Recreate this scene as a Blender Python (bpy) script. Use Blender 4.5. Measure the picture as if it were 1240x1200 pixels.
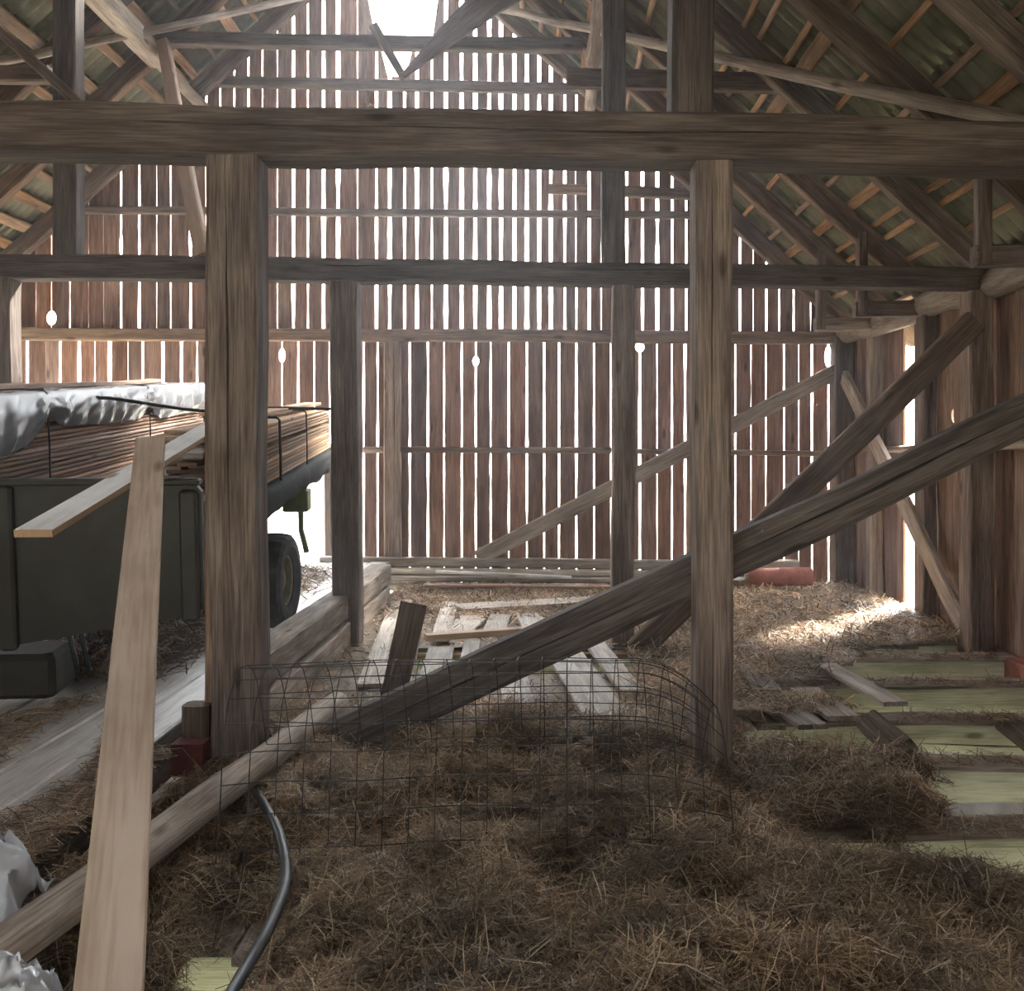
import bpy, math, random
import numpy as np
from mathutils import Vector, Matrix, noise

for o in list(bpy.data.objects):
    bpy.data.objects.remove(o, do_unlink=True)
SC = bpy.context.scene
COL = SC.collection
R = random.Random(7)

# ------------------------------------------------------------------ camera
F, VX, VY, H = 1150.0, 649.0, 548.0, 1.6       # focal length and vanishing point in pixels of the 1240x1200 frame, eye height
cam_d = bpy.data.cameras.new('camera')
cam = bpy.data.objects.new('camera', cam_d); COL.objects.link(cam)
cam.location = (0, 0, H); cam.rotation_euler = (math.pi/2, 0, 0)
cam_d.sensor_fit = 'HORIZONTAL'; cam_d.sensor_width = 36.0
cam_d.lens = F/1240*36.0
cam_d.shift_x = -(VX-620)/1240; cam_d.shift_y = -(600-VY)/1240
cam_d.clip_start = 0.05; cam_d.clip_end = 400
SC.camera = cam

# ------------------------------------------------------------------ sky, light, exposure
W = bpy.data.worlds.new('overcast_sky'); SC.world = W; W.use_nodes = True
bg = W.node_tree.nodes['Background']
bg.inputs['Color'].default_value = (0.93, 0.97, 1.0, 1)
SUN = Vector((.55, .60, .72)).normalized()        # hazy sun beyond the gable wall, to the right
wn_ = W.node_tree.nodes; wl_ = W.node_tree.links
wtc = wn_.new('ShaderNodeTexCoord'); wdt = wn_.new('ShaderNodeVectorMath'); wdt.operation = 'DOT_PRODUCT'; wdt.inputs[1].default_value = SUN
wl_.new(wtc.outputs['Generated'], wdt.inputs[0])
wmr = wn_.new('ShaderNodeMapRange'); wmr.inputs[1].default_value = -1; wmr.inputs[2].default_value = 1; wmr.inputs[3].default_value = 0; wmr.inputs[4].default_value = 1
wl_.new(wdt.outputs['Value'], wmr.inputs[0])
wpw = wn_.new('ShaderNodeMath'); wpw.operation = 'POWER'; wpw.inputs[1].default_value = 5; wl_.new(wmr.outputs[0], wpw.inputs[0])
wad = wn_.new('ShaderNodeMath'); wad.operation = 'MULTIPLY_ADD'; wad.inputs[1].default_value = 2.4; wad.inputs[2].default_value = .75; wl_.new(wpw.outputs[0], wad.inputs[0])
wl_.new(wad.outputs[0], bg.inputs['Strength'])      # thin cloud, brighter around the sun
SC.view_settings.view_transform = 'Standard'; SC.view_settings.look = 'None'
SC.view_settings.gamma = 1.0; SC.view_settings.use_curve_mapping = False
SC.view_settings.exposure = 3.95

sun_d = bpy.data.lights.new('sun', 'SUN'); sun_d.energy = 8.5; sun_d.angle = math.radians(10); sun_d.color = (1, .95, .86)
sun = bpy.data.objects.new('sun', sun_d); COL.objects.link(sun); sun.location = (20, 20, 30)
sun.rotation_euler = SUN.to_track_quat('Z', 'Y').to_euler()

def portal(loc, rot, sx, sy):                   # daylight openings of the barn: sampling portals for the sky
    d = bpy.data.lights.new('daylight_opening', 'AREA'); d.shape = 'RECTANGLE'; d.size = sx; d.size_y = sy
    d.cycles.is_portal = True
    o = bpy.data.objects.new('daylight_opening', d); COL.objects.link(o); o.location = loc; o.rotation_euler = rot
PI = math.pi
portal((-1.5, -3.05, 1.1), (PI/2, 0, 0), 2.1, 2.2)
portal((-7.45, 10.1, 1.6), (0, -PI/2, 0), 2.9, 2.4)
portal((-3.9, 11.9, 0.85), (-PI/2, 0, 0), 3.3, 1.8)
portal((-1.0, 11.9, 5.2), (-PI/2, 0, 0), 6.0, 5.0)

# ------------------------------------------------------------------ helpers
def P(px, py, Y):
    return Vector(((px-VX)*Y/F, Y, H-(py-VY)*Y/F))
def PF(px, py, Z=0.0):
    return P(px, py, F*(H-Z)/(py-VY))

def tag(o, label=None, cat=None, group=None, kind=None):
    if label: o['label'] = label
    if cat: o['category'] = cat
    if group: o['group'] = group
    if kind: o['kind'] = kind
    return o
def empty(name, loc=(0, 0, 0)):
    e = bpy.data.objects.new(name, None); COL.objects.link(e); e.location = loc; e.empty_display_size = .2
    return e
def link(name, me, mat=None, parent=None, M=None):
    o = bpy.data.objects.new(name, me); COL.objects.link(o)
    if mat and not me.materials: me.materials.append(mat)
    if M is not None: o.matrix_world = M
    if parent is not None:
        o.parent = parent
        o.matrix_parent_inverse = world_of(parent).inverted()
    return o
def world_of(o):
    m = o.matrix_basis.copy()
    if o.parent is not None:
        m = world_of(o.parent) @ o.matrix_parent_inverse @ m
    return m
def mesh(name, vs, fs, mat=None, smooth=False):
    me = bpy.data.meshes.new(name); me.from_pydata([tuple(v) for v in vs], [], fs)
    if mat: me.materials.append(mat)
    if smooth: me.polygons.foreach_set('use_smooth', [True]*len(me.polygons))
    me.update(); return me
def frame(a, b, face):
    a, b = Vector(a), Vector(b); x = (b-a).normalized(); z = Vector(face)
    z = (z - x*z.dot(x)).normalized(); y = z.cross(x)
    return Matrix(((x.x, y.x, z.x, a.x), (x.y, y.y, z.y, a.y), (x.z, y.z, z.z, a.z), (0, 0, 0, 1))), (b-a).length
def rings(vs_rings):
    n = len(vs_rings[0]); vs = [p for r in vs_rings for p in r]; fs = []
    for i in range(len(vs_rings)-1):
        for k in range(n):
            k2 = (k+1) % n
            fs.append((i*n+k, i*n+k2, (i+1)*n+k2, (i+1)*n+k))
    fs.append(tuple(range(n-1, -1, -1))); m = (len(vs_rings)-1)*n
    fs.append(tuple(range(m, m+n)))
    return vs, fs

def nz(x, y=0., z=0.): return noise.noise(Vector((x, y, z)))

def beam(name, a, b, sy, sz, mat, parent=None, face=(0, -1, 0), round_=False, endmat=None, wob=.012, crack=None, seed=None, ch=.014, sy1=None, sz1=None, seg=.3):
    """hewn timber from a to b; local x along it, local z towards 'face'; sy across the view, sz in depth"""
    M, L = frame(a, b, face)
    s0 = R.random()*100 if seed is None else seed
    sy1 = sy if sy1 is None else sy1; sz1 = sz if sz1 is None else sz1
    n = max(2, int(L/seg)+1); rs = []
    for i in range(n+1):
        t = i/n; x = L*t
        hy = (sy+(sy1-sy)*t)/2; hz = (sz+(sz1-sz)*t)/2
        oy = wob*nz(x*.9, s0); oz = wob*nz(x*.9, s0+9)
        hy *= 1+wob*2.5*nz(x*1.7, s0+3); hz *= 1+wob*2.5*nz(x*1.7, s0+5)
        if round_:
            ring = []
            for k in range(14):
                an = 2*PI*k/14; rr = 1+.05*nz(math.cos(an)*2, math.sin(an)*2+s0, x*1.2)
                ring.append((x, oy+hy*rr*math.cos(an), oz+hz*rr*math.sin(an)))
        else:
            c = min(ch, hy*.4, hz*.4)
            j = lambda q: 1+.5*nz(x*3.1, s0+q*7)
            pts = [(-hy, -hz+c), (-hy+c, -hz), (hy-c, -hz), (hy, -hz+c), (hy, hz-c*j(1)), (hy-c*j(2), hz)]
            if crack is not None:
                wv = .0004+.011*max(0, nz(x*.8, s0+20)+.12)
                wv *= min(1, t*8+.05, (1-t)*8+.05)
                cy = hy*(crack+.22*nz(x*.5, s0+31)); d = min(.05, hz*.6)*min(1, wv/.003)
                pts += [(cy+wv, hz), (cy, hz-d), (cy-wv, hz)]
            pts += [(-hy+c*j(3), hz), (-hy, hz-c*j(4))]
            ring = [(x, oy+p, oz+q) for p, q in pts]
        rs.append(ring)
    vs, fs = rings(rs)
    me = mesh(name, vs, fs, mat, smooth=round_)
    if endmat:
        me.materials.append(endmat)
        for pl in me.polygons:
            if pl.normal.z < .6: pl.material_index = 1
    return link(name, me, None, parent, M)

def tube_geo(pts, r, n=6):
    pts = [Vector(p) for p in pts]; rs = []
    u = None
    for i, p in enumerate(pts):
        d = (pts[min(i+1, len(pts)-1)]-pts[max(i-1, 0)]).normalized()
        if u is None:
            u = d.orthogonal().normalized()
        u = (u-d*u.dot(d)).normalized(); v = d.cross(u)
        rr = r(i/(len(pts)-1)) if callable(r) else r
        rs.append([p+(u*math.cos(2*PI*k/n)+v*math.sin(2*PI*k/n))*rr for k in range(n)])
    return rings(rs)
def tube(name, pts, r, mat, parent=None, n=8):
    vs, fs = tube_geo(pts, r, n)
    return link(name, mesh(name, vs, fs, mat, True), None, parent)
def merge(geos):
    V, Fs = [], []
    for vs, fs in geos:
        k = len(V); V += [tuple(v) for v in vs]; Fs += [tuple(i+k for i in f) for f in fs]
    return V, Fs
def smooth_path(pts, m=6):
    pts = [Vector(p) for p in pts]; out = []
    for i in range(len(pts)-1):
        p0, p1, p2, p3 = pts[max(i-1, 0)], pts[i], pts[i+1], pts[min(i+2, len(pts)-1)]
        for k in range(m):
            t = k/m
            out.append(.5*((2*p1)+(p2-p0)*t+(2*p0-5*p1+4*p2-p3)*t*t+(3*p1-p0-3*p2+p3)*t**3))
    out.append(pts[-1]); return out

# ------------------------------------------------------------------ materials
def new_mat(name):
    m = bpy.data.materials.new(name); m.use_nodes = True
    nt = m.node_tree; return m, nt, nt.nodes['Principled BSDF']
def wood(name, dark, mid, light, rough=.8, stretch=7., var=.25, bump=.6, knots=True, sat=.12, stain=.6, lo=.40, hi=.63):
    m, nt, bs = new_mat(name); N = nt.nodes; Lk = nt.links
    tc = N.new('ShaderNodeTexCoord'); oi = N.new('ShaderNodeObjectInfo')
    off = N.new('ShaderNodeVectorMath'); off.operation = 'MULTIPLY_ADD'
    comb = N.new('ShaderNodeCombineXYZ')
    for k in range(3): Lk.new(oi.outputs['Random'], comb.inputs[k])
    Lk.new(comb.outputs[0], off.inputs[0]); off.inputs[1].default_value = (37, 91, 53); Lk.new(tc.outputs['Object'], off.inputs[2])
    def mapped(sc):
        mp = N.new('ShaderNodeMapping'); mp.inputs['Scale'].default_value = sc; Lk.new(off.outputs[0], mp.inputs[0]); return mp.outputs[0]
    n1 = N.new('ShaderNodeTexNoise'); n1.inputs['Scale'].default_value = 1; n1.inputs['Detail'].default_value = 6; n1.inputs['Roughness'].default_value = .65; n1.inputs['Distortion'].default_value = .4
    Lk.new(mapped((1.3, stretch*2, stretch*2)), n1.inputs['Vector'])
    n2 = N.new('ShaderNodeTexNoise'); n2.inputs['Scale'].default_value = 1; n2.inputs['Detail'].default_value = 3
    Lk.new(mapped((4, stretch*16, stretch*16)), n2.inputs['Vector'])
    n3 = N.new('ShaderNodeTexNoise'); n3.inputs['Scale'].default_value = 2.2; n3.inputs['Detail'].default_value = 5
    Lk.new(mapped((1, 1, 1)), n3.inputs['Vector'])
    a1 = N.new('ShaderNodeMath'); a1.operation = 'MULTIPLY_ADD'; a1.inputs[1].default_value = .45
    Lk.new(n2.outputs[0], a1.inputs[0])
    a0 = N.new('ShaderNodeMath'); a0.operation = 'MULTIPLY'; a0.inputs[1].default_value = .6; Lk.new(n1.outputs[0], a0.inputs[0]); Lk.new(a0.outputs[0], a1.inputs[2])
    rp = N.new('ShaderNodeValToRGB'); e = rp.color_ramp.elements
    e[0].position = lo; e[0].color = (*dark, 1); e[1].position = hi; e[1].color = (*light, 1)
    em = rp.color_ramp.elements.new(.52); em.color = (*mid, 1)
    Lk.new(a1.outputs[0], rp.inputs[0])
    col = rp.outputs[0]
    # broad stains
    mx = N.new('ShaderNodeMix'); mx.data_type = 'RGBA'; mx.blend_type = 'MULTIPLY'; mx.inputs[0].default_value = stain
    st = N.new('ShaderNodeValToRGB'); st.color_ramp.elements[0].position = .3; st.color_ramp.elements[0].color = (.5, .46, .44, 1); st.color_ramp.elements[1].position = .62; st.color_ramp.elements[1].color = (1, 1, 1, 1)
    Lk.new(n3.outputs[0], st.inputs[0]); Lk.new(col, mx.inputs[6]); Lk.new(st.outputs[0], mx.inputs[7]); col = mx.outputs[2]
    if knots:
        vo = N.new('ShaderNodeTexVoronoi'); vo.inputs['Scale'].default_value = 1; Lk.new(mapped((1.6, 5, 5)), vo.inputs['Vector'])
        kr = N.new('ShaderNodeValToRGB'); kr.color_ramp.elements[0].position = .06; kr.color_ramp.elements[0].color = (.28, .22, .18, 1); kr.color_ramp.elements[1].position = .13; kr.color_ramp.elements[1].color = (1, 1, 1, 1)
        Lk.new(vo.outputs['Distance'], kr.inputs[0])
        m2 = N.new('ShaderNodeMix'); m2.data_type = 'RGBA'; m2.blend_type = 'MULTIPLY'; m2.inputs[0].default_value = .85
        Lk.new(col, m2.inputs[6]); Lk.new(kr.outputs[0], m2.inputs[7]); col = m2.outputs[2]
    hs = N.new('ShaderNodeHueSaturation')
    mr = N.new('ShaderNodeMapRange'); mr.inputs[3].default_value = 1-var; mr.inputs[4].default_value = 1+var; Lk.new(oi.outputs['Random'], mr.inputs[0]); Lk.new(mr.outputs[0], hs.inputs['Value'])
    wn = N.new('ShaderNodeTexWhiteNoise'); wn.noise_dimensions = '1D'; Lk.new(oi.outputs['Random'], wn.inputs['W'])
    mr2 = N.new('ShaderNodeMapRange'); mr2.inputs[3].default_value = 1-sat*2; mr2.inputs[4].default_value = 1+sat; Lk.new(wn.outputs['Value'], mr2.inputs[0]); Lk.new(mr2.outputs[0], hs.inputs['Saturation'])
    Lk.new(col, hs.inputs['Color']); Lk.new(hs.outputs[0], bs.inputs['Base Color'])
    bp = N.new('ShaderNodeBump'); bp.inputs['Strength'].default_value = bump; bp.inputs['Distance'].default_value = .01
    Lk.new(a1.outputs[0], bp.inputs['Height']); Lk.new(bp.outputs[0], bs.inputs['Normal'])
    bs.inputs['Roughness'].default_value = rough
    bs.inputs['Specular IOR Level'].default_value = .25
    return m
def plain(name, c, rough=.7, metal=0., nscale=6., amt=.5, bump=.1, spec=.4, c2=None):
    m, nt, bs = new_mat(name); N = nt.nodes; Lk = nt.links
    tc = N.new('ShaderNodeTexCoord'); n = N.new('ShaderNodeTexNoise'); n.inputs['Scale'].default_value = nscale; n.inputs['Detail'].default_value = 7; n.inputs['Roughness'].default_value = .65
    Lk.new(tc.outputs['Object'], n.inputs['Vector'])
    rp = N.new('ShaderNodeValToRGB'); e = rp.color_ramp.elements
    c2 = c2 or tuple(x*(1-amt) for x in c)
    e[0].position = .35; e[0].color = (*c2, 1); e[1].position = .65; e[1].color = (*c, 1)
    Lk.new(n.outputs[0], rp.inputs[0]); Lk.new(rp.outputs[0], bs.inputs['Base Color'])
    bp = N.new('ShaderNodeBump'); bp.inputs['Strength'].default_value = bump; bp.inputs['Distance'].default_value = .02; Lk.new(n.outputs[0], bp.inputs['Height']); Lk.new(bp.outputs[0], bs.inputs['Normal'])
    bs.inputs['Roughness'].default_value = rough; bs.inputs['Metallic'].default_value = metal; bs.inputs['Specular IOR Level'].default_value = spec
    return m

M_post = wood('weathered_post_wood', (.09, .066, .054), (.18, .136, .112), (.29, .23, .19))
M_tie = wood('weathered_tie_beam_wood', (.048, .036, .031), (.094, .072, .06), (.155, .122, .102))
M_dark = wood('dark_roof_timber', (.07, .045, .032), (.13, .09, .065), (.20, .15, .11))
M_raft = wood('rafter_wood', (.068, .044, .031), (.13, .09, .064), (.22, .165, .12))
M_batten = wood('batten_wood', (.17, .10, .055), (.30, .185, .105), (.42, .28, .17), var=.35)
M_wall = wood('wall_board_wood', (.13, .068, .046), (.245, .135, .092), (.35, .215, .15), var=.28)
M_wallr = wood('side_wall_board_wood', (.12, .06, .038), (.22, .125, .08), (.31, .20, .14), var=.25)
M_rail = wood('wall_rail_wood', (.12, .08, .055), (.23, .155, .11), (.34, .25, .18))
M_pole = wood('debarked_pole_wood', (.17, .13, .10), (.31, .25, .20), (.44, .37, .30))
M_floor = wood('grey_floor_board_wood', (.16, .125, .10), (.29, .24, .20), (.42, .37, .32), var=.3)
M_plank = wood('pale_loose_plank_wood', (.27, .23, .19), (.46, .41, .355), (.62, .57, .51), var=.22, rough=.55)
M_deck = wood('worn_deck_wood', (.30, .27, .24), (.48, .44, .40), (.60, .57, .53), var=.2, rough=.42)
M_deck.node_tree.nodes['Principled BSDF'].inputs['Specular IOR Level'].default_value = .6
M_joist = wood('pale_green_joist_wood', (.45, .47, .32), (.66, .69, .49), (.76, .79, .61), var=.12, sat=.05)
M_fresh = wood('fresh_sawn_pine', (.40, .265, .165), (.46, .31, .195), (.52, .365, .24), var=.38, stain=.15, lo=.36, hi=.68)
M_fresh2 = wood('reddish_sawn_pine', (.28, .175, .115), (.34, .22, .15), (.40, .275, .195), var=.5, stain=.15, lo=.36, hi=.68)
M_front = wood('planed_pine_board', (.40, .295, .22), (.50, .385, .30), (.57, .46, .37), var=.02, bump=.08, stretch=5, sat=.02)
M_white = wood('white_primed_board', (.70, .68, .65), (.80, .785, .765), (.87, .86, .85), var=.02, bump=.08)
M_redw = plain('red_painted_wood', (.16, .035, .025), .75, nscale=9, amt=.6)
M_redroll = plain('faded_red_paint', (.42, .16, .12), .8, nscale=7, amt=.5)
M_green = plain('trailer_green_paint', (.033, .034, .026), .6, nscale=4, c2=(.022, .018, .013), bump=.06)
M_ltgreen = plain('trailer_bracket_paint', (.16, .19, .06), .55, nscale=8, amt=.4)
M_steel = plain('dark_steel', (.05, .05, .05), .5, .7, nscale=12)
M_rubber = plain('tyre_rubber', (.055, .055, .052), .85, nscale=18, amt=.35)
M_rim = plain('rusty_rim', (.22, .19, .13), .7, .2, nscale=14, amt=.5)
M_tarp = plain('dark_tarp', (.035, .038, .04), .85, nscale=10, amt=.4, spec=.15)
M_wire = plain('rusty_wire', (.03, .026, .024), .6, .4, nscale=20)
M_hose = plain('black_hose_plastic', (.055, .055, .06), .42, nscale=25, amt=.3)
M_earth = plain('bare_earth', (.27, .23, .17), .95, nscale=3, amt=.5)
M_grass = plain('grass_meadow', (.185, .175, .135), .95, nscale=2, amt=.4)
M_stone = plain('foundation_stone', (.24, .22, .20), .9, nscale=4, amt=.5)
M_sheet = plain('mossy_fibre_cement', (.20, .19, .13), .75, nscale=2.6, c2=(.09, .09, .055), bump=.15)
M_strap = plain('dark_strap', (.035, .035, .035), .6, nscale=30)
def plastic():
    m, nt, bs = new_mat('translucent_plastic_film')
    bs.inputs['Base Color'].default_value = (.22, .225, .24, 1); bs.inputs['Roughness'].default_value = .25
    bs.inputs['Specular IOR Level'].default_value = .7
    bs.inputs['Transmission Weight'].default_value = .25
    return m
M_plastic = plastic()
M_scrap = plastic(); M_scrap.name = 'clear_plastic_scrap'
M_scrap.node_tree.nodes['Principled BSDF'].inputs['Base Color'].default_value = (.85, .87, .9, 1); M_scrap.node_tree.nodes['Principled BSDF'].inputs['Transmission Weight'].default_value = .55
def straw_mat():
    m, nt, bs = new_mat('straw'); a = nt.nodes.new('ShaderNodeAttribute'); a.attribute_name = 'col'
    nt.links.new(a.outputs['Color'], bs.inputs['Base Color']); bs.inputs['Roughness'].default_value = .6; bs.inputs['Specular IOR Level'].default_value = .35
    return m
M_straw = straw_mat()

# ================================================================== SETTING
XR, XL, YE, YF = 3.87, -7.33, 11.7, -3.0         # side walls, far gable wall, open front
RX, RZ, SL = -1.73, 8.16, .905                   # ridge and roof slope
def roof_z(X): return RZ-SL*abs(X-RX)

# ---- ground
def quad_obj(name, pts, mat, parent=None):
    return link(name, mesh(name, pts, [tuple(range(len(pts)))], mat), None, parent)
g = quad_obj('ground', [(-150, -150, -2.35), (150, -150, -2.35), (150, 150, -2.35), (-150, 150, -2.35)], M_grass)
tag(g, 'green meadow outside the barn', 'ground', kind='structure')
g = quad_obj('floor_earth', [(XL, YF, -2.3), (XR, YF, -2.3), (XR, YE, -2.3), (XL, YE, -2.3)], M_earth)
tag(g, 'dark bare earth under the barn floor', 'ground', kind='structure')

# ---- boards with wandering edges
def strip_board(name, prof, th, mat, parent, M):
    """prof: (s_at_y0, y0, s_at_y1, y1) rings along local x"""
    rs = [[(a, y0, 0), (b, y1, 0), (b, y1, th), (a, y0, th)] for a, y0, b, y1 in prof]
    vs, fs = rings(rs)
    return link(name, mesh(name, vs, fs, mat), None, parent, M)

def slit_half(base, seed, z, blobs):
    w = base*(1+.55*nz(z*1.9, seed*3.7)+.35*nz(z*9., seed*5.1))
    if base < .006: w = base*(.6+1.2*nz(z*2.5, seed*3.7))
    w = max(.0012, w)
    for bz, bw, bh in blobs:
        w = max(w, bw*math.sqrt(max(0, 1-((z-bz)/bh)**2)))
    return w/2 if False else w

wall_back = empty('wall_back', (0, YE, 0)); tag(wall_back, 'tall gable end wall of upright boards with bright daylight slits', 'wall', kind='structure')
MB = Matrix(((0, 1, 0, 0), (0, 0, 1, YE), (1, 0, 0, 0), (0, 0, 0, 1)))     # local x up, y along X, z outwards
k = YE/F
def wall_tier(slits, zb, zt_fn, yoff, blobs):
    M = MB.copy(); M[1][3] = YE+yoff
    for i in range(len(slits)-1):
        (xa, wa), (xb, wb) = slits[i], slits[i+1]
        Xa, Xb = (xa-VX)*k, (xb-VX)*k
        bl_a = [(H-(py-VY)*k, w*k, h*k) for px, py, w, h in blobs if px == xa]
        bl_b = [(H-(py-VY)*k, w*k, h*k) for px, py, w, h in blobs if px == xb]
        z0 = zb((Xa+Xb)/2); ta, tb = zt_fn(Xa), zt_fn(Xb)
        if max(ta, tb) - z0 < .12: continue
        ta, tb = max(ta, z0+.06), max(tb, z0+.06)
        top = min(ta, tb)
        zs = [z0+(top-z0)*j/max(3, int((top-z0)/.16)) for j in range(max(3, int((top-z0)/.16)))]
        for b in bl_a+bl_b: zs += [b[0]+b[2]*q for q in (-1, -.8, -.4, 0, .4, .8, 1)]
        zs = sorted(z for z in zs if z < top-.01)
        prof = []
        for z in zs:
            prof.append((z, Xa+slit_half(wa*k, xa, z, bl_a)*.5, z, Xb-slit_half(wb*k, xb, z, bl_b)*.5))
        prof.append((ta, Xa+wa*k*.5, tb, Xb-wb*k*.5))
        strip_board('board', prof, .024, M_wall, wall_back, M)

up = [(-66, 1), (-50, 1), (-32, 1), (-14, 1), (4, 1), (23, .7), (44, .7), (62.7, 1), (85, 1.6), (107.7, .8), (125.7, .6), (147, 2), (169, 2.6), (190, 1), (207, 1.6), (231, 2.6), (250, 2), (267, 2), (284, 2), (301, 2), (318, 1.8), (336, 1.2), (355.5, 3.8), (373, 1.8), (392, 4), (409.5, 4.6), (433, 1.2), (456, 3), (472, 4.4), (490, 3), (505, 4), (523, 2), (540, 4.4), (559, 4), (575.5, 4.2), (592.5, 4.2), (606.7, 4.2), (623, 4.2), (638, 4.2), (653, 4.2), (667, 4.2), (684, 3), (698, 2), (713.5, 3.2), (728, 1), (744, 1), (759, 3), (778, 3), (796, 3.6), (814, 2.6), (831, 2.6), (847, 2), (862, 2), (878, 1.5), (896, 2.6), (912, .8), (928, 2.2), (943.6, 1.8), (961, 1.8), (981.6, .8), (1000, .8), (1016, .8), (1029, .5)]
lo = [(-66, 1), (-48, 1), (-30, 1), (-12, 1), (10, 1), (32, 3.2), (54, .7), (72, 3.2), (95, 3.8), (114, 1.4), (132, 4.2), (154, 1), (172, 2.8), (196.5, 3.4), (219, 3.8), (238, 2.4), (256, 1.5), (274, 1.5), (291, 1.5), (307, 1.5), (322.5, 1.8), (341, 1.6), (360.8, 2.4), (380, 1.4), (399, 2.4), (418, 2), (440, 2.4), (457, 2.2), (477, 1), (496, 2.2), (518, 2.6), (537.6, 1.4), (559, 1.8), (576, 1.8), (594, 1.8), (616, 1.8), (638, 1.8), (659, 1.8), (677, 2), (698, 2.2), (719.5, 1.8), (740, 1.4), (757, 1.4), (775, 2.8), (796, 1), (814, 1.8), (830, 2.6), (846, 1.5), (862, 1.5), (877, 1.2), (891, 2), (910, .8), (928, 1.4), (950, 1.9), (968, 1), (984, 2.8), (1004, 2.3), (1029, .5)]
def top_up(X):
    px = X/k+VX; z = roof_z(X)+.13
    if 440 < px < 525: z = min(z, H-(45-VY)*k)
    if 462 < px < 500: z = min(z, H-(93-VY)*k)
    return z
wall_tier(up, lambda X: 3.02, top_up, -.01, [(62.7, 385, 12, 9), (457, 383, 11, 9), (231, 290, 5, 16), (147, 297, 4, 14)])
DX0, DX1, DZ = -5.7, -2.42, 1.72
wall_tier(lo, lambda X: DZ if DX0 < X < DX1 else -.1, lambda X: min(3.06, roof_z(X)-.05), .018, [(341, 430, 8, 9), (576, 437, 8, 6), (775, 420, 11, 6), (1004, 432, 10, 13), (638, 536, 3.5, 9)])
# rails, studs and brace of the gable wall
def rail(x0, y0, x1, y1, hpx, Y=YE-.07, dz=.09, mat=M_rail, **kw):
    return beam(kw.pop('nm', 'rail'), P(x0, y0, Y), P(x1, y1, Y), hpx*Y/F, dz, mat, wall_back, **kw)
rail(-66, 404, 1024, 409, 15, Y=YE-.1, dz=.14)
rail(40, 254, 900, 261, 9, mat=M_dark)
rail(250, 99, 720, 108, 13, mat=M_dark)
rail(440, 545, 740, 545.5, 8, round_=True); rail(765, 546, 1003, 549, 7, round_=True)
rail(-66, 540, 400, 541, 8)
rail(475, 410, 475.5, 690, 20, Y=YE-.08, dz=.13, nm='stud', mat=M_rail, crack=.2)
rail(704, 195, 704, 345, 13, nm='stud'); rail(664, 229, 712, 230, 12, nm='rail', Y=YE-.16)
rail(755, 232, 840, 236, 13, nm='rail', Y=YE-.1, mat=M_dark)
rail(400, 540, 401, 720, 14, nm='stud', Y=YE-.03, dz=.12)
rail(578, 676, 1014, 449, 19, Y=YE-.17, dz=.07, nm='brace', wob=.006, mat=M_pole)
beam('corner_post', (3.73, YE-.14, -.1), (3.73, YE-.14, 3.0), .24, .2, M_dark, wall_back, crack=.2)

# ---- right wall
wall_right = empty('wall_right', (XR, 6, 0)); tag(wall_right, 'side wall of upright boards under the right eave', 'wall', kind='structure')
MR = Matrix(((0, 0, -1, XR), (0, 1, 0, 0), (1, 0, 0, 0), (0, 0, 0, 1)))
MR[0][3] = XR+.024
def yr(px): return F*XR/(px-VX)
y = 11.69; i = 0
rr = random.Random(3)
while y > 2.3:
    wv = rr.uniform(.11, .17); gap = rr.choice([.003, .005, .008, .012])
    y1, y0 = y, y-wv
    if y1 > yr(1107) and y0 < yr(1094): y0 = yr(1094)
    if y1-y0 < .03: y = yr(1107); continue
    prof = []
    zs = sorted([-.12+3.15*j/18 for j in range(19)]+([1.88, 1.90, 1.93, 1.96, 1.99, 2.01] if y0 < 8.9 < y1 else []))
    for z in zs:
        e1 = gap*(.5+.8*abs(nz(z*2, i*1.3))); e0 = gap*(.5+.8*abs(nz(z*2, i*1.3+50)))
        if y0 < 8.9 < y1: e0 += .09*math.sqrt(max(0, 1-((z-1.945)/.062)**2))
        if z > 3.03: z = 3.03
        prof.append((z, y0+e0*.5, z, y1-e1*.5))
    strip_board('board', prof, .024, M_wallr, wall_right, MR)
    y = y0 if y0 != yr(1094) else yr(1107)
    i += 1
for j in range(13):                                               # wide boards beside and behind the camera, out of view
    ya = YF+j*.4
    strip_board('board', [(-.12, ya+.003, -.12, ya+.397), (3.03, ya+.003, 3.03, ya+.397)], .024, M_wallr, wall_right, MR)
for px0, yc_, mat in ((1107, 9.22, M_post), (1056, 10.62, M_pole)):
    yb = ya = yc_
    beam('stud', (XR-.08, (ya+yb)/2, -.1), (XR-.08, (ya+yb)/2, 2.95), .15, .19 if px0 > 1100 else .16, mat, wall_right, crack=.1)
beam('rail', P(1198, 540, 7.9).xyz+Vector((.02, 0, 0)), (XR-.06, 4.5, 1.66), .07, .07, M_pole, wall_right, face=(-1, 0, 0), round_=True)
beam('rail', (XR-.06, 8.0, 1.66), (XR-.06, 11.5, 1.62), .07, .07, M_rail, wall_right, face=(-1, 0, 0), round_=True)
beam('brace', (XR-.17, 11.4, 2.5), (XR-.17, 8.12, .03), .20, .07, M_pole, wall_right, face=(-1, 0, 0))
beam('sill', (XR-.05, 3.0, -.12), (XR-.05, 11.6, -.12), .18, .2, M_redroll, wall_right, face=(-1, 0, 0))

# foundations under the right and far walls
for nm_, par, a_, b_ in (('foundation', wall_right, (XR+.05, YF, -1.28), (XR+.05, YE, -1.28)), ('foundation', wall_back, (XL, YE+.1, -1.28), (XR, YE+.1, -1.28))):
    beam(nm_, a_, b_, .3, 2.1, M_stone, par, face=(0, 0, 1), wob=.02)
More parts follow.
